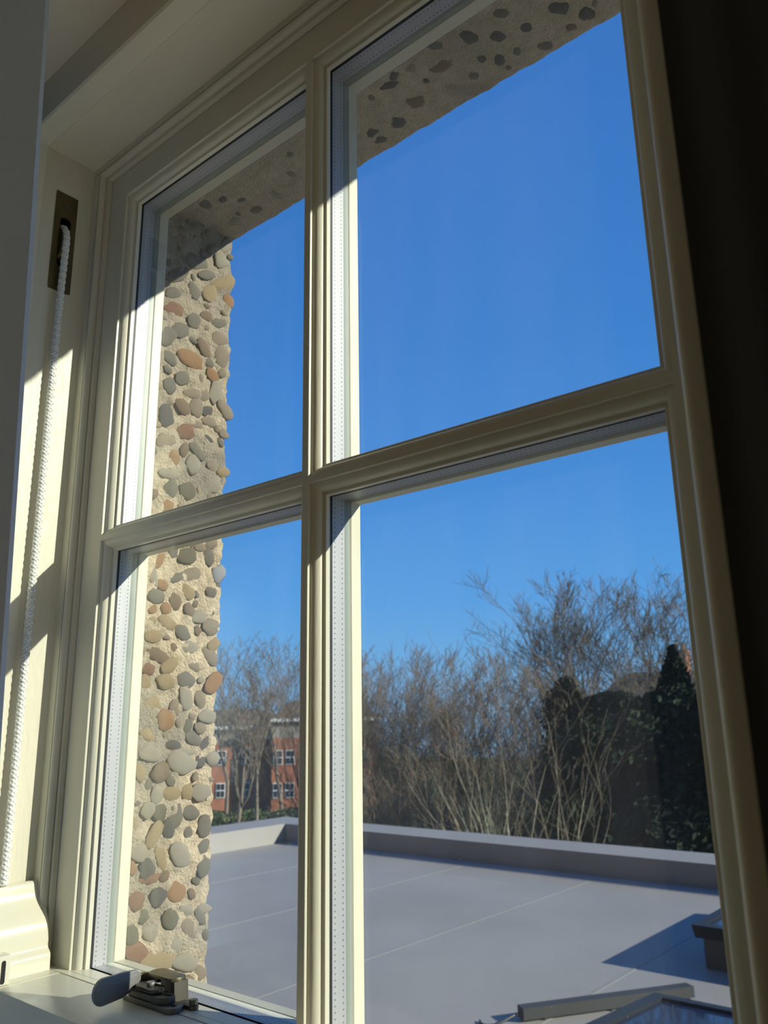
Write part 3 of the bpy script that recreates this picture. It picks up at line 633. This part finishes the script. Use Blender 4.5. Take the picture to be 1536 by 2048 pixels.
for i in range(90):
    k = i / 89; pts.append((1.118 + .75 * k, -.300 + .018 * math.cos(k * 44) * (1 - .0 * k) - .018 + .04 * k))
curtain('curtain', M['curtain_dark'], pts, .006, ZF + .05, ZC - .01, 'dark charcoal curtain filling the right edge of the picture')

# ------------------------------------------------------------------ outside: flat roof (half-metre units)
ZRF = CAMP.z / S - 3.0
GROUND = CAMP.z - 7.6            # metres
def roof_mat(name, col):
    m, nt, b = newmat(name)
    b.inputs['Roughness'].default_value = .62
    tcn = nd(nt, 'ShaderNodeTexCoord')
    n1 = nd(nt, 'ShaderNodeTexNoise'); n1.inputs['Scale'].default_value = .9; n1.inputs['Detail'].default_value = 5
    mp = nd(nt, 'ShaderNodeMapping'); mp.inputs['Rotation'].default_value = (0, 0, .5); mp.inputs['Scale'].default_value = (.35, 2.2, 1)
    n2 = nd(nt, 'ShaderNodeTexNoise'); n2.inputs['Scale'].default_value = 1.6; n2.inputs['Detail'].default_value = 6; n2.inputs['Roughness'].default_value = .65
    nt.links.new(tcn.outputs['Object'], n1.inputs['Vector']); nt.links.new(tcn.outputs['Object'], mp.inputs[0]); nt.links.new(mp.outputs[0], n2.inputs['Vector'])
    r1 = nd(nt, 'ShaderNodeValToRGB'); r1.color_ramp.elements[0].position = .3; r1.color_ramp.elements[1].position = .7
    r1.color_ramp.elements[0].color = (*[c * .90 for c in col], 1); r1.color_ramp.elements[1].color = (*[c * 1.08 for c in col], 1)
    nt.links.new(n1.outputs['Fac'], r1.inputs[0])
    mr = nd(nt, 'ShaderNodeMapRange'); mr.inputs['From Min'].default_value = .62; mr.inputs['From Max'].default_value = .78; mr.inputs['To Max'].default_value = .30
    nt.links.new(n2.outputs['Fac'], mr.inputs['Value'])
    mx = nd(nt, 'ShaderNodeMix', data_type='RGBA'); mx.inputs['B'].default_value = (.38, .38, .38, 1)
    nt.links.new(mr.outputs[0], mx.inputs['Factor']); nt.links.new(r1.outputs[0], mx.inputs['A']); nt.links.new(mx.outputs['Result'], b.inputs['Base Color'])
    return m
M['roof'] = roof_mat('grey_roof_membrane', (.262, .245, .235))
M['seam'] = plain('pale_seam', (.245, .23, .22), .6)
M['upstand'] = plain('grey_upstand', (.075, .077, .085), .6)
M['frame'] = plain('black_rooflight_frame', (.022, .024, .028), .45, spec=.2)
M['rail'] = plain('dull_metal_rail', (.04, .042, .044), .6, spec=.3)
def dark_glass():
    m, nt, b = newmat('rooflight_glass'); b.inputs['Base Color'].default_value = (.01, .02, .06, 1); b.inputs['Roughness'].default_value = .04; return m
M['rooflight'] = dark_glass()

YP, XP, HP = 14.85, -15.3, .45          # parapet inner faces and height
rf = empty('roof', (-3, 7, ZRF)); tag(rf, 'pale grey flat roof below the window, edged by a low parapet', 'roof', kind='structure')
MB().box(XP - 1, 16, .37, YP + 1, GROUND / S, ZRF).build('roof_deck', M['roof'], rf)
mb = MB(); mb.prism([(YP, ZRF), (YP, ZRF + HP), (YP + 1.0, ZRF + HP + .03), (YP + 1.05, ZRF)], 'x', XP, 16); mb.build('parapet', M['roof'], rf)
mb = MB(); mb.prism([(XP, ZRF), (XP, ZRF + HP), (XP - 1.0, ZRF + HP + .03), (XP - 1.05, ZRF)], 'y', .37, YP + 1.0); mb.build('parapet', M['roof'], rf)
for x in (-12.4, -9.45, -6.5, -3.55, -.6, 2.35):
    MB().box(x, x + .05, .4, YP - .02, ZRF, ZRF + .004).build('seam', M['seam'], rf)
MB().prism([(YP - .42, ZRF), (YP - .30, ZRF + .05), (YP - .02, ZRF + .05), (YP - .02, ZRF)], 'x', XP + .5, 16).build('fillet', M['roof'], rf)

def skylight(x0, x1, y0, y1, h, slope, label, fas=.15):
    sk = empty('skylight', ((x0 + x1) / 2, (y0 + y1) / 2, ZRF)); tag(sk, label, 'skylight')
    zt = lambda y: ZRF + h + slope * (y1 - y)
    i = .10
    mb = MB(); mb.prism([(y0 + i, ZRF), (y1 - i, ZRF), (y1 - i, zt(y1) - fas), (y0 + i, zt(y0) - fas)], 'x', x0 + i, x1 - i); mb.build('upstand', M['upstand'], sk)
    w_ = .13
    def bar(a, b, lo, hi, name='frame_bar'):
        mb = MB(); (xa, ya), (xb, yb) = a, b
        mb.poly([(xa + lo[0], ya + lo[1], zt(ya) - fas), (xb + hi[0], yb + hi[1], zt(yb) - fas), (xb, yb, zt(yb)), (xa, ya, zt(ya))], [(0, 1, 2, 3)])
        return mb
    for q in ((x0, x1, y0, y0 + w_), (x0, x1, y1 - w_, y1), (x0, x0 + w_, y0 + w_, y1 - w_), (x1 - w_, x1, y0 + w_, y1 - w_)):
        a, b, c, d = q; mb = MB()
        mb.poly([(a + .03, c + .03 if c == y0 else c, zt(c) - fas), (b - .03, c + .03 if c == y0 else c, zt(c) - fas), (b - .03, d, zt(d) - fas), (a + .03, d, zt(d) - fas), (a, c, zt(c)), (b, c, zt(c)), (b, d, zt(d)), (a, d, zt(d))],
                [(0, 3, 2, 1), (4, 5, 6, 7), (0, 1, 5, 4), (1, 2, 6, 5), (2, 3, 7, 6), (3, 0, 4, 7)])
        mb.build('frame_bar', M['frame'], sk)
    mb = MB(); a, b, c, d = x0 + w_, x1 - w_, y0 + w_, y1 - w_
    mb.poly([(a, c, zt(c) - .06), (b, c, zt(c) - .06), (b, d, zt(d) - .06), (a, d, zt(d) - .06), (a, c, zt(c) - .03), (b, c, zt(c) - .03), (b, d, zt(d) - .03), (a, d, zt(d) - .03)],
            [(0, 3, 2, 1), (4, 5, 6, 7), (0, 1, 5, 4), (1, 2, 6, 5), (2, 3, 7, 6), (3, 0, 4, 7)])
    mb.build('pane', M['rooflight'], sk)
    return sk
skylight(-2.93, -.6, 10.12, 13.45, .50, 0, 'dark framed rooflight on a grey upstand casting a long pointed shadow')
skylight(-2.45, .1, 4.6, 7.75, .38, .07, 'nearest rooflight with thick dark frame and blue glass at the bottom edge')
mb = MB(); a = Vector((-3.72, 7.30)); b = Vector((-2.60, 9.05)); d = (b - a).normalized(); n = Vector((-d.y, d.x)) * .07
pr = [(a + n), (b + n), (b - n), (a - n)]
mb.poly([(p.x, p.y, ZRF + .02) for p in pr] + [(p.x, p.y, ZRF + .13) for p in pr], [(3, 2, 1, 0), (4, 5, 6, 7), (0, 1, 5, 4), (1, 2, 6, 5), (2, 3, 7, 6), (3, 0, 4, 7)])
rl = empty('metal_rail', (-3.1, 8.2, ZRF)); tag(rl, 'flat grey metal rail lying on the roof by the nearest rooflight', 'rail')
mb.build('bar', M['rail'], rl)
for k in (.12, .5, .9):
    c = a.lerp(b, k); MB().box(c.x - .06, c.x + .06, c.y - .06, c.y + .06, ZRF, ZRF + .021).build('foot', M['gasket'], rl)
cb = [(-3.74 - .05 * i, 7.26 - .16 * i + .02 * i * i, ZRF + max(.014, .07 - .03 * i)) for i in range(7)]
tag(MB().tube(cb, .012, 6).build('cable', M['gasket'], smooth=True), 'thin dark cable trailing from the metal rail on the roof', 'cable')

# ------------------------------------------------------------------ ground, trees and houses (metres)
M['grass'] = plain('lawn', (.075, .115, .03), .9, var=.25, scale=.4)
tag(MB().box(-140, 90, 8.6, 150, GROUND - .3, GROUND).build('ground', M['grass'], sc=1), 'green lawn beyond the flat roof', 'ground', kind='structure')
M['bark_brown'] = plain('brown_twigs', (.185, .135, .092), .9, var=.25, scale=3)
M['bark_grey'] = plain('grey_bark', (.14, .12, .095), .9, var=.25, scale=3)
M['bark_pale'] = plain('pale_bark', (.42, .37, .26), .8, var=.2, scale=5)
M['bark_far'] = plain('far_twigs', (.17, .135, .10), .9, var=.2, scale=2)
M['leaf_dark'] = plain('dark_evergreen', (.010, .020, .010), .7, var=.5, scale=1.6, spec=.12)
M['leaf_ivy'] = plain('ivy', (.030, .045, .016), .8, var=.4, scale=2, spec=.15)
M['leaf_hedge'] = plain('hedge_green', (.06, .085, .025), .7, var=.3, scale=2)

def bare_tree(name, base, H, mat, label, seed, group=None, stems=1, spread=.55, dens=1.0, r0=None, twig=.006, clear=.25, lean=0.0, levels=4, ivy=0, up=.16, splay=.12, wobk=1.0):
    r = random.Random(seed); t = empty(name, base, 1); tag(t, label, 'tree', group)
    br = MB(); tw = MB()
    r0 = r0 or H * .014
    def vec(d, ang):
        d = d.normalized(); a = d.orthogonal().normalized(); a.rotate(__import__('mathutils').Quaternion(d, r.uniform(0, 6.283)))
        return (d * math.cos(ang) + a * math.sin(ang)).normalized()
    nodes = []
    def grow(p, d, L, rad, lvl):
        n = 5 if lvl < 2 else 3
        pts = [p]; rads = [rad]
        for i in range(n):
            wob = (.10 + .05 * lvl) * wobk
            d = (d + Vector((r.gauss(0, wob), r.gauss(0, wob), r.gauss(0, wob * .6) + up * (.5 if lvl == 0 else 1)))).normalized()
            p = p + d * (L / n); pts.append(p); rads.append(max(twig * .6, rad * (1 - (i + 1) / n * (.72 if lvl < 3 else .55))))
        (br if lvl < 2 else tw).tube([tuple(q) for q in pts], rads, 6 if lvl == 0 else (4 if lvl == 1 else 3), cap=False)
        if lvl >= levels: return
        k = {0: 10, 1: 6, 2: 5, 3: 4}[lvl]; k = max(2, int(k * dens * r.uniform(.8, 1.2)))
        for j in range(k):
            f = r.uniform(clear if lvl == 0 else .15, 1.0) if j else 1.0
            x = f * n; i = min(n - 1, int(x)); q = pts[i].lerp(pts[i + 1], x - i); rr = rads[i] + (rads[i + 1] - rads[i]) * (x - i)
            dd = vec((pts[i + 1] - pts[i]), r.uniform(.25, spread + .15))
            grow(q, dd, L * (r.uniform(.42, .68) if lvl == 0 else r.uniform(.40, .65)) * (1.25 - .5 * f), max(twig, rr * r.uniform(.45, .65)), lvl + 1)
    for s_ in range(stems):
        d0 = Vector((r.gauss(0, splay) + lean, r.gauss(0, splay), 1)).normalized() if stems > 1 else Vector((lean, r.gauss(0, .04), 1)).normalized()
        off = Vector((r.gauss(0, .18), r.gauss(0, .18), 0)) if stems > 1 else Vector((0, 0, 0))
        grow(Vector(base) + off, d0, H * .74 * (r.uniform(.8, 1.05) if stems > 1 else 1), r0 * (.6 if stems > 1 else 1), 0)
    # bring the crown to the wanted height
    zm = max(max(v[2] for v in br.v), max((v[2] for v in tw.v), default=-1e9)); k = H / (zm - base[2])
    for m_ in (br, tw): m_.v = [(x, y, base[2] + (z - base[2]) * k) for x, y, z in m_.v]
    br.build('trunk_and_boughs', mat, t, sc=1, smooth=True, recalc=False, sharp=180)
    if tw.v: tw.build('twigs', mat if mat is not M['bark_pale'] else M['bark_brown'], t, sc=1, smooth=True, recalc=False, sharp=180)['kind'] = 'stuff'
    if ivy:
        lf = MB()
        for _ in range(int(900 * ivy)):
            z = r.uniform(0, H * .52 * min(1, ivy)); a = r.uniform(0, 6.283); q = r.uniform(.15, .42) * (1 - z / H)
            leaf(lf, Vector(base) + Vector((q * math.cos(a) + lean * z, q * math.sin(a), z)), .16, r)
        lf.build('ivy', M['leaf_ivy'], t, sc=1, recalc=False)['kind'] = 'stuff'
    return t

def leaf(mb, p, s, r):
    u = Vector((r.gauss(0, 1), r.gauss(0, 1), r.gauss(0, 1))).normalized(); v = u.orthogonal().normalized(); w_ = u.cross(v)
    a = s * r.uniform(.6, 1.2)
    mb.poly([tuple(p - v * a * .5), tuple(p + w_ * a * .28 + u * a * .06), tuple(p + v * a * .55), tuple(p - w_ * a * .28 + u * a * .06)], [(0, 1, 2, 3)])

def evergreen(name, base, H, R_, mat, label, seed, n=5000, cone=False, ls_=.22, group=None, cat='tree'):
    r = random.Random(seed); t = empty(name, base, 1); tag(t, label, cat, group); mb = MB()
    B = Vector(base); off = Vector((seed * 1.7, seed * .3, 0))
    core = MB(); rings = 12; seg = 14
    def rad(zf, a):
        rr = (1 - zf) ** .8 * R_ if cone else R_ * math.sqrt(max(.0, 1 - (2 * zf - .9) ** 2 * .82))
        return rr * (1 + .55 * noise.noise(Vector((math.cos(a) * 1.6, math.sin(a) * 1.6, zf * 7)) + off) + .34 * noise.noise(Vector((math.cos(a) * 3.7, math.sin(a) * 3.7, zf * 11)) + off))
    for _ in range(n):
        zf = r.uniform(.25, 1.0) if r.random() < .93 else r.uniform(.8, 1.0); a = r.uniform(0, 6.283); q = rad(zf, a) * (1.04 - abs(r.gauss(0, .15)) + (r.random() ** 4) * .42)
        leaf(mb, B + Vector((q * math.cos(a), q * math.sin(a), zf * H)), ls_, r)
    for i in range(rings + 1):
        zf = .92 * i / rings
        for k in range(seg):
            a = 6.283 * k / seg; q = rad(zf, a) * .70; core.v.append(tuple(B + Vector((q * math.cos(a), q * math.sin(a), zf * H))))
    for i in range(rings):
        for k in range(seg): core.f.append((i * seg + k, i * seg + (k + 1) % seg, (i + 1) * seg + (k + 1) % seg, (i + 1) * seg + k))
    core.f.append(tuple(rings * seg + k for k in range(seg)))
    core.build('inner_branches', mat, t, sc=1, recalc=False)
    mb.build('foliage', mat, t, sc=1, recalc=False)['kind'] = 'stuff'
    return t

# thicket of bare trees right behind the parapet
TH = [(-19.11, 22.24, 2.6), (-21.18, 25.73, 3.27), (-16.94, 21.45, 2.22), (-19.5, 25.79, 3.24), (-17.16, 23.8, 2.64), (-17.2, 25.0, 3.16), (-14.44, 22.05, 2.25), (-16.64, 26.58, 3.17), (-15.04, 25.22, 2.48), (-15.96, 28.17, 3.73), (-13.47, 24.98, 2.36), (-15.38, 29.64, 2.57), (-22.5, 24.4, 2.9), (-24.5, 29.5, 3.4), (-12.2, 24.6, 1.9)]
for i, (x, y, z) in enumerate(TH):
    bare_tree('bare_tree', (x, y, GROUND), z - GROUND, M['bark_brown'], 'leafless brown tree in the dense thicket behind the parapet', 100 + i, 'thicket trees', stems=2, spread=.5, dens=1.0, clear=.12, twig=.0075)
for i in range(9):
    k = i / 8; x, y = -17.5 + 9.5 * k, 18.2 + 3.2 * k + (i % 2) * .8
    bare_tree('bare_shrub', (x, y, GROUND), -1.3 + .8 * ((i * 37) % 5) / 5 - GROUND, M['bark_brown'], 'low leafless shrub under the thicket behind the parapet', 200 + i, 'thicket shrubs', stems=4, spread=.7, dens=.8, clear=.05, twig=.006, levels=3)
bare_tree('bare_tree', (-8.9, 14.9, GROUND), 1.75 - GROUND, M['bark_pale'], 'pale-stemmed young tree with several upright trunks left of centre', 301, stems=4, spread=.45, dens=.55, clear=.45, r0=.085, twig=.005, levels=3, splay=.06, wobk=.5, up=.12)
bare_tree('bare_tree', (-7.75, 14.6, GROUND), 1.2 - GROUND, M['bark_pale'], 'pale-stemmed young tree with upright trunks beside the dark evergreens', 304, stems=4, spread=.5, dens=.55, clear=.40, r0=.075, twig=.005, levels=3, splay=.06, wobk=.5, up=.12)
bare_tree('bare_tree', (-13.6, 28.4, GROUND), 5.98 - GROUND, M['bark_grey'], 'tall bare tree with an ivy-covered trunk against the sky', 311, spread=.62, dens=1.3, clear=.50, r0=.24, twig=.011, ivy=1.0, lean=-.02, wobk=.5, up=.10)
bare_tree('bare_tree', (-13.0, 30.6, GROUND), 6.08 - GROUND, M['bark_grey'], 'tall bare vase-shaped tree right of the ivy-covered trunk', 315, spread=.62, dens=1.3, clear=.48, r0=.24, twig=.011, ivy=.55, lean=.02, wobk=.5, up=.10)
bare_tree('bare_tree', (-10.4, 33.9, GROUND), 5.82 - GROUND, M['bark_brown'], 'bare drooping tree at the right edge of the sky', 318, spread=.75, dens=1.1, clear=.35, r0=.15, twig=.008, up=.02)
LT = [(-47.38, 38.88, 6.9, 'leafless tree at the left end of the row behind the brick flats'), (-42.93, 37.95, 6.2, 'bushy bare tree rising in front of the brick flats'), (-47.58, 44.72, 6.8, 'bare tree standing behind the roof of the brick flats'), (-36.59, 35.96, 5.8, 'bare tree half hidden by the central glazing bar'), (-34.6, 29.23, 2.7, 'smaller bare tree left of the brick flats')]
for i, (x, y, z, lb) in enumerate(LT):
    bare_tree('bare_tree', (x, y, GROUND), z - GROUND, M['bark_far'], lb, 400 + i, None, spread=.6, dens=1.0 if i != 1 else 1.0, clear=.35, twig=.016, r0=.16)
# evergreens
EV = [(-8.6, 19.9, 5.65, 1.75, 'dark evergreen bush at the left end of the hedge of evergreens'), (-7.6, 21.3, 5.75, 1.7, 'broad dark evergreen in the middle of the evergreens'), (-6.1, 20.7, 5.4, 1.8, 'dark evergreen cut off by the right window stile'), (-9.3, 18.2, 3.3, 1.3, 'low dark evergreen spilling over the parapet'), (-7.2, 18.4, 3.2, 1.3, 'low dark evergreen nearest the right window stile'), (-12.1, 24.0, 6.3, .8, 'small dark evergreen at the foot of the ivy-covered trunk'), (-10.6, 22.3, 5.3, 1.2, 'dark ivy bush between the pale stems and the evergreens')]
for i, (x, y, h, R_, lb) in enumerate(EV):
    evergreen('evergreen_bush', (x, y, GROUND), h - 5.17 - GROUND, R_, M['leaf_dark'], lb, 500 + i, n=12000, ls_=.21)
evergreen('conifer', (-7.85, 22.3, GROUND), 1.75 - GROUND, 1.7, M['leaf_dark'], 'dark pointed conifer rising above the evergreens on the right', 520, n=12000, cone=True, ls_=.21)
for i in range(6):
    k = i / 5
    evergreen('hedge_bush', (-50.0 + 9.5 * k, 36.0 + 11.5 * k, GROUND), 1.6, 1.9, M['leaf_hedge'], 'clipped green bush in the low hedge before the brick flats', 540 + i, n=1300, ls_=.3, group='hedge before the flats', cat='bush')

# red brick flats far on the left
def brick_mat():
    m, nt, b = newmat('red_brick'); b.inputs['Roughness'].default_value = .9
    tcn = nd(nt, 'ShaderNodeTexCoord'); n1 = nd(nt, 'ShaderNodeTexNoise'); n1.inputs['Scale'].default_value = 1.5; n1.inputs['Detail'].default_value = 6
    nt.links.new(tcn.outputs['Object'], n1.inputs['Vector'])
    r = nd(nt, 'ShaderNodeValToRGB'); r.color_ramp.elements[0].position = .3; r.color_ramp.elements[1].position = .7
    r.color_ramp.elements[0].color = (.30, .105, .055, 1); r.color_ramp.elements[1].color = (.40, .16, .085, 1)
    nt.links.new(n1.outputs['Fac'], r.inputs[0]); nt.links.new(r.outputs[0], b.inputs['Base Color']); return m
M['brick'] = brick_mat()
M['clad'] = plain('grey_cladding', (.28, .25, .21), .8, var=.15, scale=2)
M['tile'] = plain('brown_tiles', (.13, .095, .07), .85, var=.2, scale=1.5)
M['white'] = plain('white_joinery', (.75, .74, .72), .6)
M['winglass'] = plain('dark_window_glass', (.03, .035, .045), .15)

def flats(origin, ang, wdt, label, floors_z, win_x, top, clad_h, roof_h, depth=9):
    """facade frame: s along the front, outward normal n"""
    bl = empty('brick_flats', (*origin, GROUND), 1); tag(bl, label, 'building')
    sv = Vector((math.cos(ang), math.sin(ang))); nv = Vector((sv.y, -sv.x))
    def P(s_, o, z): q = Vector(origin) + sv * s_ + nv * o; return (q.x, q.y, z)
    def blk(mb, s0, s1, o0, o1, z0, z1):
        return mb.poly([P(s0, o0, z0), P(s1, o0, z0), P(s1, o1, z0), P(s0, o1, z0), P(s0, o0, z1), P(s1, o0, z1), P(s1, o1, z1), P(s0, o1, z1)], [(0, 3, 2, 1), (4, 5, 6, 7), (0, 1, 5, 4), (1, 2, 6, 5), (2, 3, 7, 6), (3, 0, 4, 7)])
    blk(MB(), 0, wdt, -depth, 0, GROUND, top - clad_h).build('wall', M['brick'], bl, sc=1)
    blk(MB(), .05, wdt - .05, -depth + .05, -.05, top - clad_h, top).build('cladding', M['clad'], bl, sc=1)
    blk(MB(), -.3, wdt + .3, -depth - .3, .35, top, top + .28).build('fascia', M['white'], bl, sc=1)
    mb = MB(); z0 = top + .28
    mb.poly([P(-.3, .3, z0), P(wdt + .3, .3, z0), P(wdt + .3, -depth - .3, z0), P(-.3, -depth - .3, z0), P(2.0, -depth / 2, z0 + roof_h), P(wdt - 2.0, -depth / 2, z0 + roof_h)], [(0, 1, 5, 4), (2, 3, 4, 5), (1, 2, 5), (3, 0, 4), (3, 2, 1, 0)])
    mb.build('roof', M['tile'], bl, sc=1)
    for z in floors_z:
        for s_ in win_x:
            wn = blk(MB(), s_, s_ + .80, -.02, .07, z, z + 1.25).build('window', M['white'], bl, sc=1)
            for a, b in ((.06, .37), (.43, .74)):
                for c, d in ((.07, .58), (.67, 1.18)):
                    blk(MB(), s_ + a, s_ + b, .05, .09, z + c, z + d).build('pane', M['winglass'], wn, sc=1)
    return bl
flats((-54.83, 50.13), math.radians(48.2), 9.5, 'red brick flats with white fascia and white-framed windows at left', (-3.68, -6.45), (.15, 1.22, 3.4, 5.6, 7.8), .0, 1.40, 1.7)
flats((-61.5, 45.3), math.radians(48.2), 9.2, 'red brick wing left of the flats, half hidden by trees', (-3.68, -6.45), (1.2, 3.2, 5.4), -.6, 1.1, 1.5, depth=7)
# (positions in metres)
# house roof and chimney showing over the evergreens
hs = empty('house', (-15.6, 38.4, GROUND), 1); tag(hs, 'brown house roof and chimney peeping over the evergreens', 'house')
mb = MB(); mb.box(-18.2, -10.5, 38.0, 45, GROUND, .2); mb.build('wall', M['brick'], hs, sc=1)
mb = MB(); mb.poly([(-18.6, 37.7, .15), (-10.2, 37.7, .15), (-10.2, 45.3, .15), (-18.6, 45.3, .15), (-17.6, 41.5, 2.15), (-11.2, 41.5, 2.15)], [(0, 1, 5, 4), (2, 3, 4, 5), (1, 2, 5), (3, 0, 4), (3, 2, 1, 0)]); mb.build('roof', M['tile'], hs, sc=1)
ch = MB().box(-14.9, -14.2, 41.1, 41.8, 1.5, 3.15).build('chimney', M['brick'], hs, sc=1)
for dx in (.15, .48): MB().tube([(-14.9 + dx, 41.45, 3.15), (-14.9 + dx, 41.45, 3.5)], [.11, .09], 8).build('chimney_pot', M['brick'], ch, sc=1)
